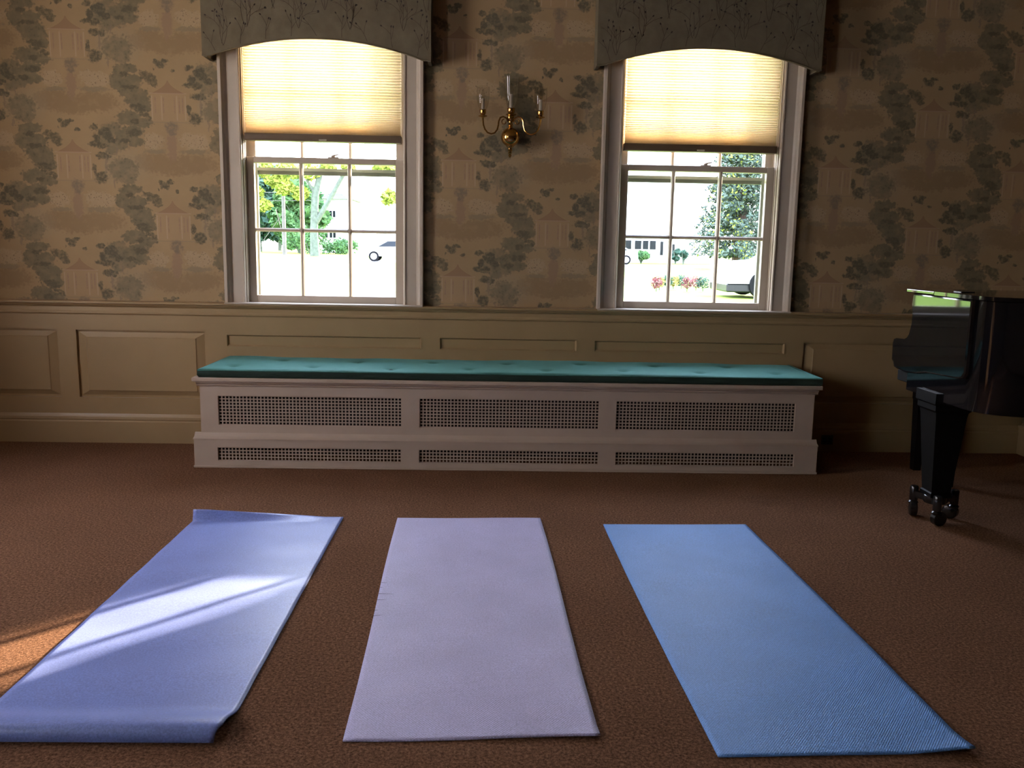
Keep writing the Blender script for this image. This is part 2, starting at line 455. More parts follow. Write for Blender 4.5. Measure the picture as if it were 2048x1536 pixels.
def struct(o, label=None, cat=None): o['kind'] = 'structure'; return tag(o, label, cat)

m_ = MB(); m_.box(RX0-.2, RX1+.2, RY-.2, WT, -.12, 0)
floor = m_.build('floor', M['carpet']); struct(floor, 'brown cut-pile carpet covering the whole room floor', 'carpet')
m_ = MB(); m_.box(RX0-.2, RX1+.2, RY-.2, WT, RZ, RZ+.12)
struct(m_.build('ceiling', M['ceil']), 'plain cream ceiling above the room', 'ceiling')

m_ = MB()
xs = [RX0-.2, WX[0]-WH, WX[0]+WH, WX[1]-WH, WX[1]+WH, RX1+.2]
for i in range(5):
    if i in (1, 3):
        m_.box(xs[i], xs[i+1], 0, WT, 0, OZ0); m_.box(xs[i], xs[i+1], 0, WT, OZ1, RZ)
    else: m_.box(xs[i], xs[i+1], 0, WT, 0, RZ)
wall = m_.build('wall_back', M['paper'])
struct(wall, 'back wall papered with beige toile of pavilions and grey-green trees', 'wall')
# panelling below the rail: stiles and rails around sunk panels
PF = -0.022
panels_big = [(-3.24, -2.485, .262, .648), (-2.385, -1.660, .262, .646), (1.752, 2.96, .285, .640)]
panels_small = [(-1.548, -.440, .560, .637), (-.345, .447, .560, .637), (.539, 1.646, .562, .635)]
allp = sorted(panels_big+panels_small)
m_ = MB()
edges = [RX0]
for p in allp: edges += [p[0], p[1]]
edges.append(JOG)
for i in range(0, len(edges), 2): m_.box(edges[i], edges[i+1], PF, 0, 0, .745)
for (a, b_, z0, z1) in allp:
    m_.box(a, b_, PF, 0, 0, z0); m_.box(a, b_, PF, 0, z1, .745)
m_.build('panelling', M['trim'], wall)
def bevel_panel(a, b_, z0, z1, big):
    m = MB()
    if big:      # raised and fielded: sunk ground, sloping fielding, flat field
        g, fld, back = .012, .055, PF+.0145
        rings = [((a, b_, z0, z1), back), ((a+g, b_-g, z0+g, z1-g), back), ((a+fld, b_-fld, z0+fld-.018, z1-fld+.018), PF+.002), ((a+fld+.004, b_-fld-.004, z0+fld-.014, z1-fld+.014), PF-.002)]
    else:
        rings = [((a, b_, z0, z1), PF-.003), ((a+.006, b_-.006, z0+.006, z1-.006), PF-.003), ((a+.013, b_-.013, z0+.013, z1-.013), PF+.008), ((a+.014, b_-.014, z0+.014, z1-.014), PF+.0085)]
    V = []
    for (x0, x1, q0, q1), y in rings:
        V.append([m.bm.verts.new(p) for p in ((x0, y, q0), (x1, y, q0), (x1, y, q1), (x0, y, q1))])
    for r0, r1 in zip(V, V[1:]):
        for i in range(4): m._f([r0[i], r0[(i+1) % 4], r1[(i+1) % 4], r1[i]])
    m._f(V[-1])
    o = m.build('panel', M['trim'], wall)
    return o
for p in panels_big: bevel_panel(*p, True)
for p in panels_small: bevel_panel(*p, False)

# chair rail
rail = [(0, .735), (PF-.004, .735), (PF-.010, .742), (PF-.010, .750), (PF-.006, .756), (PF-.006, .776), (PF-.012, .783), (PF-.022, .788), (PF-.026, .795), (PF-.034, .799), (PF-.034, .808), (PF-.028, .812), (0, .812)]
m_ = MB(); m_.prism(rail, RX0, JOG, 'x')
struct(sm_angle(m_.build('trim_1', M['trim']), 20), 'moulded cream chair rail running under both windows', 'chair rail')
base = [(0, 0), (PF-.014, 0), (PF-.014, .122), (PF-.010, .128), (PF-.008, .130), (PF-.012, .136), (PF-.010, .150), (PF-.003, .160), (PF, .168), (0, .168)]
for x0, x1 in ((RX0, -1.556), (1.656, JOG)):
    m_ = MB(); m_.prism(base, x0, x1, 'x')
    o = m_.build('baseboard_back', M['trim']); struct(sm_angle(o, 20))
    tag(o, 'cream baseboard left of the radiator bench' if x0 < 0 else 'cream baseboard right of the radiator bench, behind the piano', 'baseboard')
# right-hand return of the wall
m_ = MB(); m_.box(JOG, RX1, -.45, 0, 0, RZ)
jog = m_.build('wall_return', M['paper']); struct(jog, 'papered wall return at the right end of the back wall', 'wall')
m_ = MB(); m_.box(JOG-.022, JOG, -.472, 0, 0, .168, .003)
m_.build('baseboard', M['trim'], jog)
m_ = MB(); m_.box(RX1, RX1+.2, RY-.2, 0, 0, RZ)
struct(m_.build('wall_right', M['plaster']), 'tan side wall to the right of the piano', 'wall')
m_ = MB()
LW = [(-5.7, -4.7), (-2.45, -1.45)]
ys = [RY-.2, -5.7, -4.7, -2.45, -1.45, 0]
for i in range(5):
    if i in (1, 3): m_.box(RX0-.2, RX0, ys[i], ys[i+1], 0, .85); m_.box(RX0-.2, RX0, ys[i], ys[i+1], 2.35, RZ)
    else: m_.box(RX0-.2, RX0, ys[i], ys[i+1], 0, RZ)
struct(m_.build('wall_left', M['plaster']), 'tan side wall with two windows, left of the mats', 'wall')
m_ = MB(); m_.box(RX0-.2, RX1+.2, RY-.2, RY, 0, RZ)
struct(m_.build('wall_front', M['plaster']), 'tan wall behind the viewer', 'wall')
# the two side windows (outside the frame): frames and clear panes behind the added warm lights
for k, (a, b_) in enumerate(LW):
    m = MB()
    m.box(RX0-.08, RX0-.04, a, a+.05, .85, 2.35); m.box(RX0-.08, RX0-.04, b_-.05, b_, .85, 2.35)
    m.box(RX0-.08, RX0-.04, a+.05, b_-.05, .85, .90); m.box(RX0-.08, RX0-.04, a+.05, b_-.05, 2.30, 2.35); m.box(RX0-.08, RX0-.04, a+.05, b_-.05, 1.57, 1.62)
    o = m.build('window_%d' % (k+3), M['sash']); struct(o, 'side window in the left wall, %s' % ('nearer to the viewer' if k == 0 else 'nearer to the papered wall'), 'window')
    m = MB()
    m.box(RX0-.062, RX0-.058, a+.05, b_-.05, .90, 1.57); m.build('pane', M['glass'], o)
    m = MB()
    m.box(RX0-.062, RX0-.058, a+.05, b_-.05, 1.62, 2.30); m.build('pane', M['glass'], o)

# ------------------------------------------------------------------ windows
def window(idx, cx):
    x0, x1 = cx-WH, cx+WH
    m = MB()                                # jambs, head, exterior sill
    m.box(x0, x0+.006, 0, WT+.01, OZ0, OZ1); m.box(x1-.006, x1, 0, WT+.01, OZ0, OZ1)
    m.box(x0, x1, 0, WT+.01, OZ1-.006, OZ1)
    m.prism([(0, OZ0-.002), (0, OZ0), (.06, OZ0), (WT+.04, OZ0-.03), (WT+.04, OZ0-.05), (0, OZ0-.03)], x0, x1, 'x')
    # stops
    for sgn, xx in ((1, x0+.006), (-1, x1-.006)):
        m.box(xx, xx+sgn*.003, .018, .034, OZ0, OZ1-.006); m.box(xx, xx+sgn*.006, .072, .078, OZ0, OZ1-.006)
    win = m.build('window_%d' % idx, M['sash'])
    struct(win, 'white double-hung window with six small panes below its shade, %s of the wall sconce' % ('left' if idx == 1 else 'right'), 'window')
    # casings: stepped profile (distance outwards from opening, depth)
    prof = [(0, 0), (0, -.016), (.004, -.020), (.010, -.020), (.014, -.014), (.070, -.014), (.074, -.018), (.080, -.027), (.088, -.030), (.092, -.034), (.094, -.042), (.108, -.042), (.111, -.038), (.111, 0)]
    zl, zh = .812, OZ1+.11
    for sgn, xx in ((-1, x0), (1, x1)):
        m = MB()
        m.prism([(xx+sgn*d, y) for d, y in prof], zl, zh, 'z')
        sm_angle(m.build('casing', M['sash'], win), 25)
    m = MB(); m.prism([(y, OZ1+d) for d, y in prof], x0, x1, 'x'); m.build('casing', M['sash'], win)
    # stool: lit top edge of the chair rail
    m = MB(); m.box(x0-.11, x1+.11, -.062, .02, .806, .815, .003); m.build('stool', M['sash'], win)
    def sash(name, y0, y1, z0, z1, rb, rtp, st):
        m = MB()
        a, b_ = x0+.008, x1-.008
        m.box(a, a+st, y0, y1, z0, z1, .002); m.box(b_-st, b_, y0, y1, z0, z1, .002)
        m.box(a+st, b_-st, y0, y1, z0, z0+rb, .002); m.box(a+st, b_-st, y0, y1, z1-rtp, z1, .002)
        s = m.build(name, M['sash'], win)
        gx0, gx1, gz0, gz1 = a+st, b_-st, z0+rb, z1-rtp
        mw = .021
        dx = (gx1-gx0-2*mw)/3
        zm = (gz0+gz1)/2
        for k in (1, 2):
            xx = gx0+k*dx+(k-1)*mw
            m = MB(); m.prism([(xx, y0+.010), (xx+.006, y0+.002), (xx+mw-.006, y0+.002), (xx+mw, y0+.010), (xx+mw, y1-.004), (xx, y1-.004)], gz0, gz1, 'z'); m.build('muntin', M['sash'], s)
        for k in range(3):
            xx = gx0+k*(dx+mw)
            m = MB(); m.prism([(y0+.010, zm-mw/2), (y0+.002, zm-mw/2+.006), (y0+.002, zm+mw/2-.006), (y0+.010, zm+mw/2), (y1-.004, zm+mw/2), (y1-.004, zm-mw/2)], xx, xx+dx, 'x'); m.build('muntin', M['sash'], s)
        yg = (y0+y1)/2+.004
        for k in range(3):
            xx = gx0+k*(dx+mw)
            for (q0, q1) in ((gz0, zm-mw/2), (zm+mw/2, gz1)):
                m = MB(); m.box(xx-.002, xx+dx+.002, yg, yg+.003, q0-.002, q1+.002); m.build('pane', M['glass'], s)
        return s
    lo = sash('lower_sash', .036, .070, .8125, 1.620, .042, .032, .043)
    sash('upper_sash', .080, .112, 1.590, OZ1-.007, .032, .045, .043)
    # sash lock
    m = MB(); m.box(cx-.034+.05, cx+.026+.05, .040, .066, 1.6205, 1.626, .002)
    m.lathe([(.011, 0), (.013, .006), (.008, .012), (.0, .0125)], cx+.045, .053, 1.626, 12)
    m.tube([(cx+.045, .050, 1.634), (cx+.066, .044, 1.638), (cx+.080, .042, 1.642)], [.005, .004, .003], 8)
    sm_angle(m.build('sash_lock', M['sash'], lo))
    # outer storm frame with its meeting bar
    m = MB()
    a, b_ = x0+.007, x1-.007
    m.box(a, a+.030, .165, .185, OZ0-.015, OZ1-.01); m.box(b_-.030, b_, .165, .185, OZ0-.015, OZ1-.01)
    m.box(a+.03, b_-.03, .165, .185, OZ0-.018, OZ0+.012); m.box(a+.03, b_-.03, .165, .185, 1.555, 1.572); m.box(a+.03, b_-.03, .185, .20, 1.535, 1.560)
    m.build('storm_frame', M['stormmetal'], win)
    return win
M['stormmetal'] = mat('storm_aluminium', (.17, .19, .16), .5, 0, var=.1)
window(1, WX[0]); window(2, WX[1])

# ------------------------------------------------------------------ pleated shades
def shade(cx, rail_z, side):
    root = empty('pleated_shade', (cx, .006, rail_z))
    h = .4245
    m = MB()
    z = .038
    pts = []
    n = 0
    top = OZ1-.045-rail_z
    while z < top:
        t = z-.038
        p = .0034 + min(1, t/.15)**1.1*.0116
        dpt = .0115-.0030*min(1, t/.10)
        pts.append((-dpt if n % 2 else dpt, z)); z += p*.5; n += 1
    nx = 6
    for yo, sg in ((0, 1), (.040, -1)):          # front and back faces of the cellular cloth
        m = MB()
        rows = [[m.bm.verts.new((-h+2*h*i/nx, yo+sg*y, zz)) for i in range(nx+1)] for y, zz in pts]
        for a, b_ in zip(rows, rows[1:]):
            for i in range(nx): m._f([a[i], a[i+1], b_[i+1], b_[i]])
        m.build('fabric', M['shade'], root, norm=False)
    m = MB(); m.prism([(-.012, 0), (.048, 0), (.052, .006), (.050, .038), (-.012, .038), (-.014, .006)], -h-.002, h+.002, 'x'); m.build('bottom_rail', M['shaderail'], root)
    m = MB(); m.box(-.022, .022, -.020, -.012, .004, .012, .003); m.build('pull_tab', M['sash'], root)
    m = MB(); m.box(-h-.003, h+.003, -.018, .054, top, top+.040, .003); m.build('head_rail', M['shaderail'], root)
    tag(root, 'tan pleated shade half lowered in the window %s of the sconce' % side, 'window shade', 'pleated window shades')
shade(WX[0], 1.703, 'left'); shade(WX[1], 1.692, 'right')

# ------------------------------------------------------------------ valances
def valance(x0, x1, side, seed):
    rnd = random.Random(seed)
    cx = (x0+x1)/2; hw = (x1-x0)/2
    zend, zmid, ztop, yf = 2.112, 2.214, 2.62, -.135
    def zb(x):
        t = abs(x-cx)/hw
        return zend+.004 if t > .955 else zmid - (zmid-zend)*(t/.955)**2.0
    root = empty('window_valance', (cx, 0, 2.112))
    N = 60
    xs_ = [x0+(x1-x0)*i/N for i in range(N+1)]
    m = MB(); th = .020
    F = [(m.bm.verts.new((x-cx, yf, zb(x)-2.112)), m.bm.verts.new((x-cx, yf, ztop-2.112))) for x in xs_]
    B = [(m.bm.verts.new((x-cx, yf+th, zb(x)-2.112)), m.bm.verts.new((x-cx, yf+th, ztop-2.112))) for x in xs_]
    for i in range(N):
        m._f([F[i][0], F[i+1][0], F[i+1][1], F[i][1]]); m._f([B[i][0], B[i][1], B[i+1][1], B[i+1][0]])
        m._f([F[i][0], B[i][0], B[i+1][0], F[i+1][0]]); m._f([F[i][1], F[i+1][1], B[i+1][1], B[i][1]])
    m._f([F[0][0], F[0][1], B[0][1], B[0][0]]); m._f([F[N][0], B[N][0], B[N][1], F[N][1]])
    m.build('face_board', M['valance'], root)
    for s in (-1, 1):
        m = MB(); a = s*hw; m.box(a-s*.020, a, yf+th, -.001, 0, ztop-2.112, .002); m.build('return_board', M['valance'], root)
    m = MB(); m.box(-hw+.02, hw-.02, yf+th, -.001, ztop-2.112-.02, ztop-2.112); m.build('top_board', M['valance'], root)
    # welt cord along the bottom edge
    m = MB(); m.tube([(x-cx, yf-.001, zb(x)-2.112) for x in xs_], .0045, 6); sm_angle(m.build('welt_cord', M['valance'], root))
    # embroidered twigs with buds, raised from the cloth
    m = MB(); mb = MB()
    y = yf-.0012
    def ribbon(pts, w):
        pts = [Vector(p) for p in pts]
        m.mi = 0
        prev = None
        for i, p in enumerate(pts):
            t = (pts[min(i+1, len(pts)-1)]-pts[max(0, i-1)]); t = Vector((t.x, 0, t.z)).normalized(); nn = Vector((-t.z, 0, t.x))*w*(1-.5*i/len(pts))
            cur = (m.bm.verts.new(p+nn), m.bm.verts.new(p-nn))
            if prev: m._f([prev[0], cur[0], cur[1], prev[1]])
            prev = cur
    def ok(x, z): return abs(x) < hw-.008 and z+2.112 > zb(x+cx)+.008 and z+2.112 < ztop-.01
    def twig(x, z, ang, ln, curl, w, depth):
        pts = []
        n = 9
        for i in range(n):
            if not ok(x, z): break
            pts.append((x, y, z))
            if depth and i in (3, 5) and rnd.random() < .9:
                sgn = 1 if (i == 3) else -1
                twig(x, z, ang+sgn*(.45+.2*rnd.random()), ln*.62, -curl*.9, w*.8, depth-1)
            ang += curl/n
            x += math.sin(ang)*ln/n; z += math.cos(ang)*ln/n
        if len(pts) > 2:
            ribbon(pts, w)
            if depth < 2 and len(pts) == n:
                px, _, pz = pts[-1]
                a2 = ang
                vs = []
                for k in range(7):
                    th2 = 2*math.pi*k/7
                    u, v = math.cos(th2)*.0038, math.sin(th2)*.0065
                    vs.append(mb.bm.verts.new((px+u*math.cos(a2)+v*math.sin(a2), y-.0008, pz-u*math.sin(a2)+v*math.cos(a2))))
                mb._f(vs)
    col = 0
    xx = -hw-.03
    while xx < hw+.05:
        for r in range(-1, 4):
            zz = r*.19+(.095 if col % 2 else 0)-.04
            for sg in (-1, 1):
                twig(xx+rnd.uniform(-.01, .01), max(zz, -.5), sg*(.42+.1*rnd.random()), .17, -sg*.75, .0014, 2)
            twig(xx, zz+.01, rnd.uniform(-.15, .15), .13, rnd.uniform(-.3, .3), .0014, 1)
        xx += .135; col += 1
    # twigs starting below the hem: restart them on the cloth
    for i in range(9):
        bx = -hw+.07+i*(2*hw-.14)/8
        twig(bx, zb(bx+cx)-2.112+.012, rnd.uniform(-.5, .5), .12, rnd.uniform(-.6, .6), .0014, 1)
    m.build('embroidery', M['stitch'], root, norm=False)['kind'] = 'stuff'
    mb.build('embroidered_buds', M['bud'], root, norm=False)['kind'] = 'stuff'
    tag(root, 'arched olive cloth valance embroidered with twigs, over the %s window' % side, 'valance', 'cloth window valances')
valance(-1.588, -.388, 'left', 3); valance(.492, 1.700, 'right', 5)

# ------------------------------------------------------------------ radiator bench
def bench():
    root = empty('radiator_cover_bench', (.05, -.28, 0))
    ox, oy = .05, -.28
    def L(m): bmesh.ops.translate(m.bm, verts=m.bm.verts, vec=(-ox, -oy, 0)); return m
    GX = [(-1.446, -.507), (-.414, .517), (.606, 1.546)]
    bx0, bx1, by = -1.536, 1.643, -.530
    px0, px1, py = -1.566, 1.666, -.561
    # carcass front with openings
    m = MB()
    def front(x0, x1, y0, y1, z0, z1, gz0, gz1):
        e = [x0]
        for a, b_ in GX: e += [a, b_]
        e.append(x1)
        for i in range(0, len(e), 2): m.box(e[i], e[i+1], y0, y1, z0, z1)
        for a, b_ in GX: m.box(a, b_, y0, y1, z0, gz0); m.box(a, b_, y0, y1, gz1, z1)
    front(bx0, bx1, by, by+.018, .150, .432, .219, .370)
    m.box(bx0, bx0+.018, by+.018, -.024, .0, .432); m.box(bx1-.018, bx1, by+.018, -.024, .0, .432)
    L(m).build('carcass', M['cover'], root)
    m = MB()
    front(px0, px1, py, py+.018, 0, .147, .038, .106)
    m.box(px0, px0+.018, py+.018, -.042, 0, .147); m.box(px1-.018, px1, py+.018, -.042, 0, .147)
    L(m).build('plinth', M['cover'], root)
    m = MB()   # sloping cap of the plinth
    cap = [(py-.003, .147), (py-.003, .152), (by-.012, .160), (by-.004, .170), (by, .178), (by+.01, .178), (by+.01, .147)]
    m.prism(cap, px0-.003, px1+.003, 'x')
    m.prism([(px0-.003, .147), (px0-.003, .152), (bx0-.012, .160), (bx0-.004, .170), (bx0, .178), (bx0+.012, .178), (bx0+.012, .147)], by+.01, -.042, 'y')
    m.prism([(px1+.003, .147), (px1+.003, .152), (bx1+.012, .160), (bx1+.004, .170), (bx1, .178), (bx1-.012, .178), (bx1-.012, .147)], by+.01, -.042, 'y')
    L(m).build('plinth_cap', M['cover'], root)
    m = MB()   # small shoe strip at the floor
    m.box(px0-.004, px1+.004, py-.006, py, 0, .012, .002)
    L(m).build('shoe_strip', M['cover'], root)
    m = MB()
    m.box(-1.568, 1.674, -.556, -.024, .446, .467, .004, 2)
    L(m).build('top_board', M['cover'], root)
    m = MB()
    m.prism([(by, .420), (by-.006, .424), (by-.008, .432), (by-.016, .438), (by-.018, .446), (by, .446)], bx0-.014, bx1+.014, 'x')
    L(m).build('cove_moulding', M['cover'], root)
    m = MB(); m.box(-1.51, 1.62, -.40, -.38, .03, .43)  # near-black sheet added so the grille holes read as shade
    L(m).build('cavity_shade_sheet', M['inner'], root)
    # perforated metal grilles
    def grille(x0, x1, y, z0, z1, nx, nz):
        m = MB(); bm = m.bm
        cw, ch = (x1-x0)/nx, (z1-z0)/nz
        hx, hz = cw*.335, ch*.335
        dep = .0015
        def cell(cx_, cz_):
            o4 = [(-cw/2, -ch/2), (cw/2, -ch/2), (cw/2, ch/2), (-cw/2, ch/2)]
            i4 = [(-hx, -hz), (hx, -hz), (hx, hz), (-hx, hz)]
            O = [bm.verts.new((cx_+a, y, cz_+b_)) for a, b_ in o4]; I = [bm.verts.new((cx_+a, y, cz_+b_)) for a, b_ in i4]
            D = [bm.verts.new((cx_+a, y+dep, cz_+b_)) for a, b_ in i4]
            for k in range(4):
                m._f([O[k], O[(k+1) % 4], I[(k+1) % 4], I[k]]); m._f([I[k], I[(k+1) % 4], D[(k+1) % 4], D[k]])
        for i in range(nx):
            for j in range(nz): cell(x0+(i+.5)*cw, z0+(j+.5)*ch)
        L(m).build('perforated_grille', M['cover'], root, norm=False)
    for a, b_ in GX:
        grille(a, b_, by+.008, .219, .370, 52, 9)
        grille(a, b_, py+.008, .038, .106, 52, 4)
    tag(root, 'long cream radiator cover bench with six perforated grilles under the windows', 'bench')
bench()

def cushion():
    x0, x1, y0, y1, z0, z1 = -1.536, 1.669, -.546, -.026, .467, .511
    root = empty('bench_cushion', ((x0+x1)/2, (y0+y1)/2, z0))
    cx, cy = (x0+x1)/2, (y0+y1)/2
    tufts = [(1.475-.41*k, -.40) for k in range(8)] + [(1.27-.41*k, -.17) for k in range(7)]
    nx, ny = 320, 44
    m = MB(); bm = m.bm
    rnd = random.Random(2)
    def top(x, y):
        e = min(x-x0, x1-x, y-y0, y1-y)
        z = z1 - .005*max(0, 1-e/.02)**2
        for tx, ty in tufts:
            d = math.hypot(x-tx, (y-ty))
            if d < .2: z -= .011*math.exp(-(d/.028)**2) + .003*math.exp(-(d/.08)**2)
        z += .0016*math.sin(x*7.3+y*9)+.0012*math.sin(x*17.1-y*5)+.002*math.sin(x*3.1)
        return z
    V = [[bm.verts.new((x0+(x1-x0)*i/nx-cx, y0+(y1-y0)*j/ny-cy, top(x0+(x1-x0)*i/nx, y0+(y1-y0)*j/ny)-z0)) for j in range(ny+1)] for i in range(nx+1)]
    for i in range(nx):
        for j in range(ny): m._f([V[i][j], V[i+1][j], V[i+1][j+1], V[i][j+1]])
    ring = [V[i][0] for i in range(nx+1)] + [V[nx][j] for j in range(1, ny+1)] + [V[i][ny] for i in range(nx-1, -1, -1)] + [V[0][j] for j in range(ny-1, 0, -1)]
    prev = ring
    for (out, zz) in ((.003, .034), (.004, .012), (-.002, .001)):
        cur = []
        for v in ring:
            x, y = v.co.x, v.co.y
            sx_ = 1 if x > 0 else -1; sy_ = 1 if y > 0 else -1
            ex = abs(abs(x)-(x1-x0)/2) < 1e-4; ey = abs(abs(y)-(y1-y0)/2) < 1e-4
            cur.append(bm.verts.new((x+(sx_*out if ex else 0), y+(sy_*out if ey else 0), zz)))
        n = len(ring)
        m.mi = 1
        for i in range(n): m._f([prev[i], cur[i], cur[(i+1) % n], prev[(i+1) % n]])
        prev = cur
    m._f(prev[::-1])
    sm_angle(m.build('cushion_body', [M['teal'], M['shadedside']], root), 50)
    pts = [(v0[0]-cx, v0[1]-cy, .036) for v0 in ((x0+.002, y0-.001), (x1-.002, y0-.001))]
    m = MB()
    m.tube([(x0-cx, y0-cy-.001, .0375), (x1-cx, y0-cy-.001, .0375)], .0035, 6); m.tube([(x0-cx-.001, y0-cy, .0375), (x0-cx-.001, y1-cy, .0375)], .0035, 6); m.tube([(x1-cx+.001, y0-cy, .0375), (x1-cx+.001, y1-cy, .0375)], .0035, 6)
    sm_angle(m.build('piping', M['teal'], root))
    proto = None
    for tx, ty in tufts:
        if proto is None:
            m = MB(); m.lathe([(.010, 0), (.010, .002), (.007, .0045), (.002, .0055)], 0, 0, 0, 12)
            o = sm_angle(m.build('tuft_button', M['tealdark'], root)); proto = o
        else:
            o = proto.copy(); COL.objects.link(o); o.parent = root
        o.location = (tx-cx, ty-cy, z1-.0145-z0)
    tag(root, 'long thin teal tufted cushion on top of the radiator bench', 'cushion')
cushion()

# ------------------------------------------------------------------ wall sconce
def sconce():
    root = empty('wall_sconce', (.040, 0, 1.741))
    yb = -.070
    m = MB()   # wall plate
    m.lathe([(.030, 0), (.032, .004), (.024, .010), (.010, .016)], 0, 0, 0, 24)
    bmesh.ops.rotate(m.bm, verts=m.bm.verts, cent=(0, 0, 0), matrix=Matrix.Rotation(math.pi/2, 3, 'X'))
    m.tube([(0, -.010, 0), (0, -.030, 0)], .010, 12)
    sm_angle(m.build('wall_plate', M['brass'], root))
    m = MB()
    prof = [(.0, -.110), (.004, -.108), (.009, -.098), (.006, -.090), (.011, -.084), (.008, -.078), (.013, -.070), (.010, -.062), (.012, -.056), (.020, -.050)]
    R = .051
    for k in range(13):
        a = -math.pi/2+.42 + (math.pi-.75)*k/12
        prof.append((R*math.cos(a), R*math.sin(a)))
    prof += [(.014, .050), (.011, .056), (.015, .062), (.012, .068), (.010, .078), (.012, .084), (.015, .092), (.019, .102), (.018, .112), (.013, .118), (.017, .124), (.015, .130)]
    m.lathe(prof, 0, yb, 0, 28)
    sm_angle(m.build('ball_stem', M['brass'], root), 40)
    def cup(x, y, z, s):
        m = MB()
        m.lathe([(.005*s, -.014), (.008*s, -.010), (.024*s, -.006), (.026*s, -.003), (.022*s, -.001), (.010*s, .001), (.015*s, .006), (.018*s, .014), (.018*s, .026), (.020*s, .028), (.0185*s, .030), (.0, .029)], x, y, z, 22)
        sm_angle(m.build('candle_cup', M['brass'], root), 40)
        m = MB(); m.lathe([(.0085*s, .029), (.0085*s, .088*s), (.007*s, .092*s), (.0, .092*s)], x, y, z, 16)
        sm_angle(m.build('candle_sleeve', M['wax'], root), 40)
        m = MB(); m.lathe([(.007*s, .092*s), (.010*s, .100*s), (.013*s, .106*s), (.013*s, .112*s), (.009*s, .124*s), (.004*s, .140*s), (.0, .146*s)], x, y, z, 16)
        sm_angle(m.build('bulb', M['bulb'], root), 60)
        m = MB()
        if s > 1: pr = [(.017, .030), (.024, .045), (.031, .070), (.037, .105), (.041, .145), (.0445, .190)]
        else: pr = [(.017, .030), (.025, .045), (.031, .068), (.034, .095), (.0345, .125), (.034, .150)]
        th = .0016
        m.lathe(pr + [(r-th, z_) for r, z_ in reversed(pr)], x, y, z, 32, closed_ends=False)
        sm_angle(m.build('hurricane_glass', M['lampglass'], root), 60)
    cup(0.002, yb, .122, 1.12)
    for s, xe, zc in ((-1, -.150, .107), (1, .160, .107)):
        # S-shaped arm: from the stem up, over, down through a deep loop and up to the cup
        pts = []
        P = [(.012, .080), (.022, .098), (.040, .106), (.056, .100), (.064, .082), (.066, .060), (.072, .036), (.086, .018), (.104, .012), (.124, .018), (.138, .034), (.147, .058), (.150, .085), (.150, .098)]
        k = abs(xe)/.150
        for i, (a, z) in enumerate(P):
            pts.append((s*a*k, yb-.03*min(1, a/.12), z))
        m = MB(); m.tube(pts, [.0045]*len(pts), 10)
        # little scroll curling back to the stem
        q = []
        for i in range(14):
            a = i/13*1.6*math.pi; r_ = .016*(1-.55*i/13)
            q.append((s*(.034+r_*math.cos(a+math.pi*.5)*-1), yb-.004, .078-.0+r_*math.sin(a+math.pi*.5)))
        m.tube(q, .003, 8)
        sm_angle(m.build('arm', M['brass'], root))
        cup(s*.150*k, yb-.03, zc, .95)
    tag(root, 'three-candle brass wall sconce with glass hurricane shades between the windows', 'wall sconce')
sconce()

# ------------------------------------------------------------------ outlet
m_ = MB(); m_.box(-.035, .035, -.005, 0, -.028, .028, .002)
o_ = m_.build('wall_outlet', M['outlet']); o_.location = (1.925, PF-.0142, .070)
m_ = MB()
for sx_ in (-.016, .016): m_.box(sx_-.011, sx_+.011, -.0065, -.005, -.013, .013, .001)
m_.build('socket', M['blackm'], o_)
tag(o_, 'small dark electrical outlet on the baseboard right of the bench', 'outlet')

# ------------------------------------------------------------------ yoga mats
def yoga_mat(x, y, th, L, W, material, zf, label, name='yoga_mat', edge=None):
    o_root = None
    nx, ny = 40, 150
    m = MB(); bm = m.bm
    V = []
    for i in range(nx+1):
        row = []
        for j in range(ny+1):
            u = -1+2*i/nx; v = j/ny
            dx, dy, z = zf(u, v)
            row.append(bm.verts.new((u*W/2+dx, -v*L+dy, z)))
        V.append(row)
    for i in range(nx):
        for j in range(ny): m._f([V[i][j+1], V[i+1][j+1], V[i+1][j], V[i][j]])
    o = m.build(name, material, norm=False)
    for p in o.data.polygons: p.use_smooth = True
    md = o.modifiers.new('thickness', 'SOLIDIFY'); md.thickness = .004; md.offset = -1
    o.location = (x, y, .0045); o.rotation_euler = (0, 0, th)
    tag(o, label, 'yoga mat', 'yoga mats laid in a row')
    return o
def sstep(a, b_, t):
    t = max(0., min(1., (t-a)/(b_-a))); return t*t*(3-2*t)
def z1f(u, v):
    L = 1.725
    z = .0022*math.sin(v*21+u*.7)**2*max(0, 1-abs(v-.5)*1.2)
    s = v*L
    dy = 0; dx = 0
    # far edge stands up, highest at the left corner
    h = .046*max(0, min(1, (.75-u)/1.55))**.9
    if s < .075:
        t = 1-s/.075
        z += h*t**1.25; dy -= min(.062, h*1.35)*t
    # near end: rolls up into a low ridge and drops steeply to the carpet
    e = L-s
    if e < .20:
        if e > .060: z += .034*sstep(.20, .060, e)
        else:
            t = 1-e/.060
            z += .034*math.sqrt(max(0, 1-t*t)); dy += .034*t
    if e < .055: dx = -.016*(1-e/.055)*max(0, u)
    return dx, dy, max(z, 0)
def z2f(u, v):
    s = (1-v)*1.674
    z = .0008*math.sin(v*17+u*2)**2
    if s < .05: z += .006*(1-s/.05)*max(0, u)
    return .003*math.sin(v*6)*u, .003*math.sin(u*3), z
def z3f(u, v):
    s = (1-v)*1.674
    z = .0010*math.sin(v*14+u*1.3)**2
    if s < .10: z += .014*(1-s/.10)**1.5*max(0, (u-.5)/.5)
    return .006*math.sin(v*math.pi)*(-1 if u < 0 else 1)*abs(u), 0, z
yoga_mat(-.974, -1.372, -.0018, 1.725, .61, M['mat1'], z1f, 'smooth periwinkle blue yoga mat crossed by a streak of sunlight, ends curling')
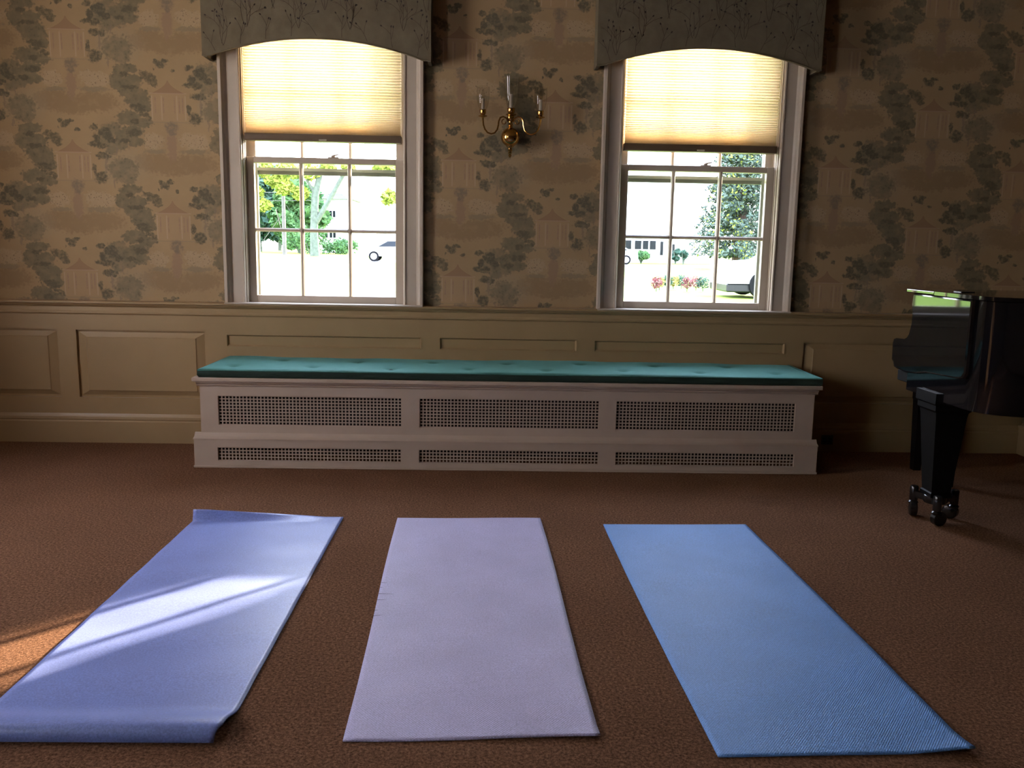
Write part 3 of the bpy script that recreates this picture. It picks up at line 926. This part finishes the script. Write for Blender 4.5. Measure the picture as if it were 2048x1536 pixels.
mat2 = yoga_mat(-.134, -1.369, .0284, 1.674, .61, M['mat2'], z2f, 'pale lavender ribbed yoga mat lying flat in the middle of the carpet')
yoga_mat(.737, -1.4288, .0288, 1.674, .61, M['mat3'], z3f, 'bright blue ribbed yoga mat nearest the piano, front corner slightly lifted')
# small tears on the left edge of the middle mat
for (v, ln, a) in ((.430, .020, -.1), (.455, .008, 0), (.487, .048, -.08), (.517, .030, 0), (.566, .012, .1), (.592, .030, .28)):
    m_ = MB()
    x0_ = -.3045; y0_ = -v*1.674
    c, s = math.cos(a), math.sin(a)
    ln_ = ln
    m_.quad((x0_, y0_+.0016, .0026), (x0_, y0_-.0016, .0026), (x0_+ln_*c, y0_+ln_*s-.0004, .0026), (x0_+ln_*c, y0_+ln_*s+.0004, .0026))
    m_.build('edge_tear', M['inner'], mat2)

# ------------------------------------------------------------------ grand piano (keyboard towards the windows, treble side facing the mats)
def piano():
    PX, PY = 1.82, -.96
    root = empty('grand_piano', (PX, PY, 0))
    def L(m): bmesh.ops.translate(m.bm, verts=m.bm.verts, vec=(-PX, -PY, 0)); return m
    W = 1.46
    # lid outline (x,y): front edge towards the windows
    def bez(p0, p1, p2, p3, n):
        out = []
        for i in range(n):
            t = i/n; a = (1-t)**3; b_ = 3*t*(1-t)**2; c = 3*t*t*(1-t); d = t**3
            out.append((a*p0[0]+b_*p1[0]+c*p2[0]+d*p3[0], a*p0[1]+b_*p1[1]+c*p2[1]+d*p3[1]))
        return out
    def outline(o=0.0, yfr=-1.055):
        x0 = PX+.018-o; x1 = PX+W+o
        pts = [(x0, yfr)]
        pts += bez((x0, -1.58-o*.3), (x0+.01, -1.69-o), (x0+.06, -1.735-o), (x0+.22, -1.755-o), 10)
        pts += bez((x0+.22, -1.755-o), (x0+.52, -1.80-o), (x0+.55, -2.05-o), (x0+.72, -2.32-o), 12)
        pts += bez((x0+.72, -2.32-o), (x0+.86, -2.52-o), (x1, -2.55-o), (x1, -2.15), 12)
        pts += [(x1, -2.15), (x1, yfr)]
        return pts
    # rim
    m = MB()
    m.prism(outline(0, -1.10), .545, .978, 'z')
    rim = sm_angle(L(m).build('rim', M['black'], root), 30)
    # lid with slightly overhanging edge, and front flap
    m = MB(); m.prism(outline(.016, -1.30), .983, .998, 'z')
    for f in m.bm.faces: pass
    lid = sm_angle(L(m).build('lid', M['black'], root), 30)
    m = MB(); m.box(PX+.002, PX+W+.016, -1.298, -1.055, .983, .998, .003, 2)
    L(m).build('front_lid_flap', M['black'], root)
    m = MB(); m.box(PX+.10, PX+.16, -1.33, -1.27, .998, 1.001, .001); L(m).build('hinge', M['blackm'], root)
    # arms (cheeks): silhouette in (y,z)
    arm = [(-1.60, .981), (-1.118, .981), (-1.113, .936), (-1.125, .895), (-1.124, .845), (-1.108, .797), (-1.090, .779), (-1.067, .770), (-.990, .766), (-.966, .760), (-.958, .741), (-.962, .665), (-.978, .655),
           (-.990, .634), (-1.02, .628), (-1.108, .624), (-1.20, .632), (-1.289, .648), (-1.43, .655), (-1.54, .660), (-1.585, .668), (-1.602, .69)]
    for x in (PX, PX+W-.07):
        m = MB()
        n = len(arm)
        # bevelled slab: outer face slightly inset so that edges roll over
        def ring(xx, sc):
            cy_, cz_ = -1.30, .82
            return [m.bm.verts.new((xx, cy_+(p[0]-cy_)*sc, cz_+(p[1]-cz_)*sc)) for p in arm]
        rr = [ring(x+.004, .985), ring(x, .965) ][:1]
        rings_ = [ring(x, .955), ring(x+.003, .985), ring(x+.012, 1.0), ring(x+.058, 1.0), ring(x+.067, .985), ring(x+.070, .955)]
        for v in rr[0]: m.bm.verts.remove(v)
        for a_, b_ in zip(rings_, rings_[1:]):
            for i in range(n): m._f([a_[i], a_[(i+1) % n], b_[(i+1) % n], b_[i]])
        m._f(rings_[0]); m._f(rings_[-1][::-1])
        sm_angle(L(m).build('arm', M['black'], root), 6)
    m = MB(); m.box(PX+.07, PX+W-.07, -1.12, -.975, .625, .66, .004); L(m).build('key_slip', M['black'], root)
    m = MB(); m.prism([(-.985, .660), (-1.12, .660), (-1.12, .93), (-1.105, .93), (-1.085, .78), (-.995, .755), (-.985, .74)], PX+.07, PX+W-.07, 'x'); L(m).build('fallboard', M['black'], root)
    m = MB(); m.box(PX+.02, PX+W-.02, -1.50, -1.0, .575, .625, .004); L(m).build('keybed', M['satin'], root)
    # legs
    def leg(lx, ly):
        m = MB()
        def sq(h, z): return [m.bm.verts.new((lx+a*h, ly+b_*h, z)) for a, b_ in ((-1, -1), (1, -1), (1, 1), (-1, 1))]
        prof = [(.085, .575), (.085, .530), (.078, .522), (.078, .500), (.070, .490), (.067, .47), (.042, .135), (.047, .130), (.047, .112)]
        R = [sq(h, z) for h, z in prof]
        for a_, b_ in zip(R, R[1:]):
            for i in range(4): m._f([a_[i], a_[(i+1) % 4], b_[(i+1) % 4], b_[i]])
        m._f(R[0]); m._f(R[-1][::-1])
        g = L(m).build('leg', M['satin'], root)
        # three-armed caster truck
        m = MB()
        m.lathe([(.046, .080), (.050, .086), (.050, .112), (.044, .118)], lx, ly, 0, 20)
        ends = []
        for k in range(3):
            a = math.radians(-112+120*k); ex, ey = lx+.094*math.cos(a), ly+.094*math.sin(a); ends.append((ex, ey, a))
            dx, dy = math.cos(a), math.sin(a); px_, py_ = -dy, dx
            pts = [(lx+dx*.03+px_*.020, ly+dy*.03+py_*.020), (ex+px_*.013, ey+py_*.013), (ex-px_*.013, ey-py_*.013), (lx+dx*.03-px_*.020, ly+dy*.03-py_*.020)]
            m.prism(pts, .084, .112, 'z')
            m.lathe([(.016, .066), (.018, .072), (.018, .128), (.015, .134)], ex, ey, 0, 14)
        L(m)
        t = sm_angle(m.build('caster_truck', M['blackm'], g), 35)
        for ex, ey, a in ends:
            m = MB()
            a2 = a+.6
            ax = Vector((math.cos(a2), math.sin(a2), 0))
            c = Vector((ex, ey, .033)) + Vector((-math.sin(a2), math.cos(a2), 0))*.012
            m.tube([c-ax*.016, c-ax*.013, c+ax*.013, c+ax*.016], [.026, .032, .032, .026], 20)
            m.lathe([(.020, .054), (.022, .060), (.016, .068), (.010, .070)], ex, ey, 0, 14)
            L(m); sm_angle(m.build('caster', M['blackm'], g), 35)
    leg(1.905, -1.315); leg(PX+W-.12, -1.315); leg(PX+W-.36, -2.22)
    # pedal lyre
    m = MB(); lx, ly = PX+W/2, -1.38
    m.box(lx-.16, lx+.16, ly-.02, ly+.02, .085, .125, .005); m.box(lx-.10, lx-.07, ly-.02, ly+.02, .125, .575); m.box(lx+.07, lx+.10, ly-.02, ly+.02, .125, .575)
    L(m).build('lyre', M['black'], root)
    for k in (-1, 0, 1):
        m = MB(); m.box(lx+k*.06-.012, lx+k*.06+.012, ly+.02, ly+.12, .092, .102, .003); L(m).build('pedal', M['brass'], root)
    tag(root, 'glossy black grand piano with curved arm and three-wheeled leg truck, at the right edge', 'piano')
piano()
def piano_bench():
    root = empty('piano_bench', (2.60, -.60, 0))
    m = MB(); m.box(-.385, .385, -.19, .19, .490, .535, .012, 3); sm_angle(m.build('seat_pad', M['blackm'], root))
    m = MB(); m.box(-.375, .375, -.18, .18, .462, .490, .004); m.build('seat_frame', M['black'], root)
    m = MB()
    m.box(-.350, .350, -.165, -.145, .39, .462); m.box(-.350, .350, .145, .165, .39, .462); m.box(-.350, -.33, -.145, .145, .39, .462); m.box(.33, .350, -.145, .145, .39, .462)
    m.build('apron', M['black'], root)
    for sx_ in (-1, 1):
        for sy_ in (-1, 1):
            m = MB()
            def sq(h, z): return [m.bm.verts.new((sx_*.342+a*h, sy_*.165+b_*h, z)) for a, b_ in ((-1, -1), (1, -1), (1, 1), (-1, 1))]
            R = [sq(h, z) for h, z in ((.034, .462), (.034, .39), (.031, .38), (.020, 0.0))]
            for a_, b_ in zip(R, R[1:]):
                for i in range(4): m._f([a_[i], a_[(i+1) % 4], b_[(i+1) % 4], b_[i]])
            m._f(R[0]); m._f(R[-1][::-1])
            m.build('leg', M['black'], root)
    tag(root, 'black piano bench with tapered legs tucked behind the piano', 'bench')
piano_bench()

# ------------------------------------------------------------------ outdoors
def grp_empty(name, x, y, label, cat, group=None, z=0):
    return tag(empty(name, (x, y, z)), label, cat, group)
m_ = MB(); m_.box(-120, 160, WT+.02, 200, -.5, -.02)
tag(m_.build('lawn', M['lawn']), 'wide sunlit green lawn outside the windows', 'lawn', kind='structure')
m_ = MB(); m_.box(-120, 160, 50, 58, -.02, -.005)
tag(m_.build('street', M['road']), 'pale street crossing beyond the lawn', 'street', kind='structure')

def leaves(clumps, n, size, seed):
    rnd = random.Random(seed)
    vs, fs = [], []
    for _ in range(n):
        c, r = clumps[rnd.randrange(len(clumps))]
        while True:
            p = Vector((rnd.uniform(-1, 1), rnd.uniform(-1, 1), rnd.uniform(-1, 1)))
            if .35 < p.length < 1: break
        q = Vector((c[0]+p.x*r[0], c[1]+p.y*r[1], c[2]+p.z*r[2]))
        a = Vector((rnd.uniform(-1, 1), rnd.uniform(-1, 1), rnd.uniform(-1, 1))).normalized(); b_ = a.orthogonal().normalized()
        s = size*rnd.uniform(.6, 1.3)
        k = len(vs)
        vs += [q+a*s, q+b_*s*.6, q-a*s, q-b_*s*.6]
        fs.append((k, k+1, k+2, k+3))
    return vs, fs
def foliage(name, clumps, n, size, material, parent, seed):
    vs, fs = leaves(clumps, n, size, seed)
    me = bpy.data.meshes.new(name); me.from_pydata(vs, [], fs); me.materials.append(material)
    o = bpy.data.objects.new(name, me); COL.objects.link(o); o.parent = parent
    o['kind'] = 'stuff'
    return o
def cloud(cx, cy, cz, rx, ry, rz, n, cr, seed):
    rnd = random.Random(seed); out = []
    for _ in range(n):
        while True:
            p = Vector((rnd.uniform(-1, 1), rnd.uniform(-1, 1), rnd.uniform(-1, 1)))
            if p.length < 1: break
        s = cr*rnd.uniform(.6, 1.2)
        out.append(((cx+p.x*rx, cy+p.y*ry, cz+p.z*rz), (s, s, s*.8)))
    return out
def at(px, y):
    """x of the point seen at photo column px at distance y beyond the wall"""
    d = fw*FPX + r2*(px-1024) - u2*(500-768)
    return -0.062 + d.x*(y+4.927)/d.y
def tree(px, y, h, rw, label, leaf, seed, trunk=.25, n=5000, size=.35, crown0=.25, group='trees beyond the lawn', ncl=26, x=None):
    x = at(px, y) if x is None else x
    root = grp_empty('tree', x, y, label, 'tree', group)
    rnd = random.Random(seed)
    m = MB(); m.tube([(0, 0, 0), (rnd.uniform(-.1, .1), 0, h*.35), (rnd.uniform(-.3, .3), 0, h*.8)], [trunk, trunk*.8, trunk*.3], 8)
    for k in range(5):
        a = rnd.uniform(0, 6.28); z = h*(.35+.09*k)
        m.tube([(0, 0, z), (math.cos(a)*rw*.4, math.sin(a)*rw*.4, z+h*.1), (math.cos(a)*rw*.75, math.sin(a)*rw*.75, z+h*.22)], [trunk*.45, trunk*.3, trunk*.12], 6)
    sm_angle(m.build('trunk', M['bark'], root))
    foliage('foliage', cloud(0, 0, h*(crown0+1)/2, rw*.8, rw*.8, h*(1-crown0)/2*.85, ncl, rw*.38, seed), n, size, M[leaf], root, seed)
    return root
# dense wood seen through the left window
tree(520, 94, 10.2, 3.4, 'dark dense tree at the left edge of the left window', 'leafd', 11, n=9000, size=.5, crown0=.0, ncl=50)
tree(560, 110, 11.0, 3.6, 'dark dense tree behind the utility pole', 'leafd', 12, n=9000, size=.5, crown0=.0, ncl=50)
tree(600, 88, 8.6, 2.9, 'blue-green dense tree right of the utility pole', 'leafm', 13, n=8000, size=.45, crown0=.0, ncl=50)
# near tree with forked pale trunk and yellow-green leaves
def forked():
    y = 70; x = at(632, y)
    root = grp_empty('tree', x, y, 'pale forked tree with a long leaning branch, in the left window', 'tree', 'trees beyond the lawn')
    m = MB()
    m.tube([(-.1, 0, 0), (-.15, 0, 2.2), (0, 0, 5), (.4, 0, 6.6), (.6, 0, 7.9)], [.42, .34, .32, .26, .10], 9)
    m.tube([(-.1, 0, 2.6), (1.0, 0, 4.4), (2.3, .2, 6.7), (2.9, .2, 7.6)], [.26, .2, .18, .1], 8)
    m.tube([(0.1, 0, 5.0), (-.7, 0, 6.4), (-1.3, 0, 7.4)], [.16, .11, .05], 7)
    sm_angle(m.build('trunk', M['bark'], root))
    cl = [((-4.6, 0, 7.2), (1.2, 1, .8)), ((-2.2, 0, 7.0), (1.3, 1, .7)), ((-.4, 0, 7.0), (1.0, 1, .7)), ((-3.4, 0, 6.2), (.8, .8, .5)), ((-5.2, 0, 5.2), (.9, .8, .6)), ((-4.4, 0, 4.2), (.8, .8, .5)), ((-2.6, 0, 5.7), (.9, .8, .7)), ((-1.2, 0, 5.2), (.7, .7, .6)),
          ((6.2, 0, 5.0), (.7, .8, .7)), ((5.9, 0, 7.4), (1.1, .8, .4)), ((1.2, 0, 7.3), (.7, .7, .4)), ((2.8, 0, 7.4), (.6, .7, .3))]
    foliage('foliage', cl, 3200, .22, M['leafy'], root, 21)
forked()
def shrub(px, y, r, h, label, leaf, seed, n=900, size=.14, name='shrub', cat='shrub'):
    x = at(px, y)
    root = grp_empty(name, x, y, label, cat, 'shrubs beyond the lawn')
    m = MB()
    rnd = random.Random(seed)
    for k in range(5):
        a = k*1.3; m.tube([(0, 0, 0), (math.cos(a)*r*.3, math.sin(a)*r*.3, h*.35), (math.cos(a)*r*.6, math.sin(a)*r*.6, h*.7)], [.05, .035, .015], 5)
    m.build('stem', M['bark'], root)
    foliage('foliage', cloud(0, 0, h*.5, r*.7, r*.7, h*.32, 10, min(r, h)*.45, seed), n, size, M[leaf], root, seed)
shrub(600, 84, 2.2, 2.6, 'low bright green shrub below the utility pole', 'leafm', 31)
shrub(620, 80, 1.7, 3.6, 'green shrub left of the forked tree trunk', 'leafm', 32)
shrub(672, 88, 2.6, 1.8, 'low shrub right of the forked tree trunk', 'leafm', 33)
shrub(690, 86, 1.4, 1.5, 'small shrub by the middle muntin of the left window', 'leafm', 34)
# utility pole and wires
def pole():
    y = 74; x = at(569, y)
    root = grp_empty('utility_pole', x, y, 'tall pale utility pole with crossarm in the left window', 'utility pole')
    m = MB(); m.tube([(0, 0, 0), (0, 0, 8.0)], [.19, .13], 10); sm_angle(m.build('pole', M['pole'], root))
    m = MB(); m.box(-1.1, 1.1, -.06, .06, 7.5, 7.62); m.build('crossarm', M['pole'], root)
    m = MB()
    m.tube([(-.1, .1, 1.5), (-.7, .1, 4.0)], .03, 5)
    m.build('conduit', M['pole'], root)
    m = MB(); m.tube([(0, .1, 3.8), (-2.8, .1, .0)], .02, 5); m.build('guy_wire', M['pole'], root)
    for k, (dz, sag) in enumerate(((7.7, .4), (6.9, .4), (6.0, .5), (5.2, .5))):
        m = MB(); pts = []
        for i in range(17):
            t = i/16; pts.append((-28+t*50, .22, dz-sag*4*(.5-abs(t-.5))*(.5+abs(t-.5))*1.0 + (t-.5)*(1.2 if k % 2 else -.8)))
        m.tube(pts, .022, 4)
        o = m.build('power_line', M['pole']); o.location = (x, y+.1*k, 0)
        tag(o, ['highest thin power line passing the pole', 'second power line from the top on the pole', 'third power line from the top on the pole', 'lowest power line passing the pole'][k], 'power line', 'power lines')
pole()
# buildings
def building(name, x0, x1, y, h, wins, label, roofh=2.5, depth=9, group=None, zb=0, door=None, panels=None):
    cx = (x0+x1)/2
    root = grp_empty(name, cx, y, label, 'house', group)
    m = MB(); hw = (x1-x0)/2; m.box(-hw, hw, 0, depth, 0, h)
    m.build('wall', M['siding'], root)
    m = MB(); m.prism([(-hw-.4, h), (hw+.4, h), (0, h+roofh)], -.4, depth+.4, 'y'); m.build('roof', M['roofm'], root)
    for (a, b_, q0, q1) in wins:
        m = MB(); m.box(a-cx-.08, b_-cx+.08, -.05, 0, q0-.08, q1+.08); f = m.build('window', M['siding'], root)
        m = MB(); m.box(a-cx, b_-cx, -.07, -.05, q0, q1); m.build('pane', M['dglass'], f)
    return root
y = 95
xa = at(650, y)
building('house', at(645, y), at(700, y), y, 6.0, [(at(a, y), at(b_, y), z0, z1) for a, b_ in ((650, 656), (660, 665), (667, 672)) for z0, z1 in ((1.7, 2.4), (4.0, 4.7))],
         'far pale house between the forked tree and the muntin', roofh=.9, depth=8)
y = 66
def wz(py, px=1300): 
    hor = 492+(px-1024)*.0186
    return 1.156-(py-hor)*(y+4.93)/FPX
W_ = [(at(a, y), at(b_, y), wz(499), wz(482)) for a, b_ in ((1247, 1262), (1269, 1282), (1285, 1296), (1299, 1311))]
W_ += [(at(1320, y), at(1326, y), wz(510), wz(483)), (at(1344, y), at(1349, y), wz(518), wz(488))]
house2 = building('house', at(1225, y), at(1440, y), y, 12, W_, 'large white house with dark window row in the right window', roofh=3.5, depth=10)
for z_ in (wz(418), wz(452)):
    for a, b_ in ((1263, 1290), (1352, 1382)):
        m_ = MB(); m_.box(at(a, y)-house2.location.x, at(b_, y)-house2.location.x, -.03, 0, z_, z_+.05); m_.build('clapboard_edge', M['pole'], house2)
shrub(1352, 63.2, .42, 1.5, 'dark shrub beside the entrance of the white house', 'leafd', 41, n=700)
shrub(1368, 61.8, .36, 1.3, 'second dark shrub, right of the one at the entrance', 'leafd', 42, n=420)
shrub(1283, 62.2, .62, 1.1, 'round bright green bush in front of the white house', 'leafm', 43, n=1500)
def car(px, y, label, body, ln=4.4, rz=0, wheels=True, sc=1):
    x = at(px, y)
    root = tag(empty('car', (x, y, -.005), rz), label, 'car', 'parked cars')
    hl = ln/2
    m = MB()
    prof = [(-hl, .35), (-hl, .75), (-hl+.15, .85), (-hl+1.0, .93), (-hl+1.7, 1.36), (hl-1.3, 1.42), (hl-.55, .98), (hl-.05, .88), (hl, .6), (hl, .35)]
    m.prism(prof, -.85, .85, 'y'); m.build('body', M[body], root)
    m = MB(); g = [(-hl+1.12, .96), (-hl+1.75, 1.31), (hl-1.36, 1.36), (hl-.75, 1.0)]
    m.prism(g, -.87, .87, 'y'); m.build('window', M['carb'], root)
    m = MB()
    if y < 30: m.box(-hl-.02, hl+.02, -.83, .83, .14, .35, .03); m.build('bumper', M['cark'], root)
    for wx in (-hl+.85, hl-.85):
        for wy in (-.82, .82):
            m = MB(); m.tube([(wx, wy-.09, .33), (wx, wy+.09, .33)], .33, 18); w_ = m.build('wheel', M['tyre'], root)
            m = MB(); s = -1 if wy < 0 else 1; m.tube([(wx, wy+s*.085, .33), (wx, wy+s*.10, .33)], .21, 14); m.build('hub', M['carw'], w_)
    return root
car(792, 53, 'white car on the street at the right edge of the left window', 'carw')
car(1212, 58, 'pale car at the left edge of the right window, by the house', 'carw')
car(1614, 17, 'white car parked close outside, its nose low in the right window', 'carw')
# spruce in the right window
def spruce():
    y = 48; x = at(1478, y)
    root = grp_empty('spruce_tree', x, y, 'tall blue-green spruce filling the right panes of the right window', 'tree')
    m = MB(); m.tube([(0, 0, 0), (0, 0, 6), (0, 0, 11.5)], [.42, .26, .04], 9); sm_angle(m.build('trunk', M['barkbrown'], root))
    cl = []
    rnd = random.Random(5)
    for k in range(16):
        z = 1.2+k*.56; r = 2.7*(1-k/19)
        for a in range(8):
            th = a*.785+k*.4+rnd.uniform(-.2, .2)
            for f in (.35, .65, .95):
                if rnd.random() < .12: continue
                cl.append(((math.cos(th)*r*f, math.sin(th)*r*f, z-.35*f+rnd.uniform(-.15, .15)), (.62, .62, .30)))
    foliage('foliage', cl, 22000, .11, M['spruce'], root, 8)
    foliage('painted_lit_foliage', [c for c in cl if c[0][0] < .3], 2500, .10, M['leafy'], root, 9)  # sunlit look put into the colour: yellow-green leaves on the left side
M['barkbrown'] = mat('spruce_bark', (.06, .036, .030), .9, var=.2)
spruce()
# flower bed close outside the right window
for i, (px, kind, r) in enumerate(((1316, 'red', .16), (1322, 'yel', .15), (1350, 'yel', .18), (1378, 'red', .17), (1396, 'red', .20), (1366, 'leafd', .18), (1410, 'leafd', .2), (1338, 'leafd', .17))):
    y = 18.6+.52*(i*3 % 8)*.5; x = at(px, y)
    nm = {'red': 'red', 'yel': 'yellow', 'leafd': 'dark leafy'}[kind]
    pos = ['leftmost red', 'left yellow', 'right yellow', 'middle red', 'rightmost red', 'middle dark leafy', 'rightmost dark leafy', 'leftmost dark leafy'][i]
    root = grp_empty('flower_clump', x, y, '%s clump in the flower bed seen low through the right window' % pos, 'flowers', 'flower bed clumps')
    m = MB(); m.tube([(0, 0, 0), (0, 0, .12)], .012, 5); m.build('stem', M['leafm'], root)
    foliage('petals' if kind != 'leafd' else 'foliage', [((0, 0, .24), (r, r, .17))], 260, .035, M[kind], root, 50+i)
# unseen evergreens added to narrow the low sun through the right window
def columnar(x, y, r, h, label, seed):
    root = grp_empty('sun_block_evergreen', x, y, label, 'tree', 'added evergreens narrowing the sunlight')
    m = MB(); m.tube([(0, 0, 0), (0, 0, h*.9)], [.06, .02], 7); m.build('trunk', M['bark'], root)
    cl = []
    k = 0
    z = .25
    while z < h:
        rr = r*min(1, (h-z)/.5+.25)
        for a in range(7):
            th = a*.9+k; cl.append(((math.cos(th)*rr*.6, math.sin(th)*rr*.6, z), (rr*.45, rr*.45, .22)))
        cl.append(((0, 0, z), (rr*.7, rr*.7, .2)))
        z += .16; k += 1
    foliage('foliage', cl, 16000, .05, M['leafm'], root, seed)
def sray(s, t): return (s+.926*t, t)
for (s, r, h, nm, sd) in ((.42, .36, 3.25, 'nearer to the window', 61), (1.72, .36, 3.3, 'farther from the window', 62)):
    x, y = sray(s, 4.0)
    columnar(x, y, r, h, 'unseen slim evergreen added outside to narrow the sunlight, the one %s' % nm, sd)
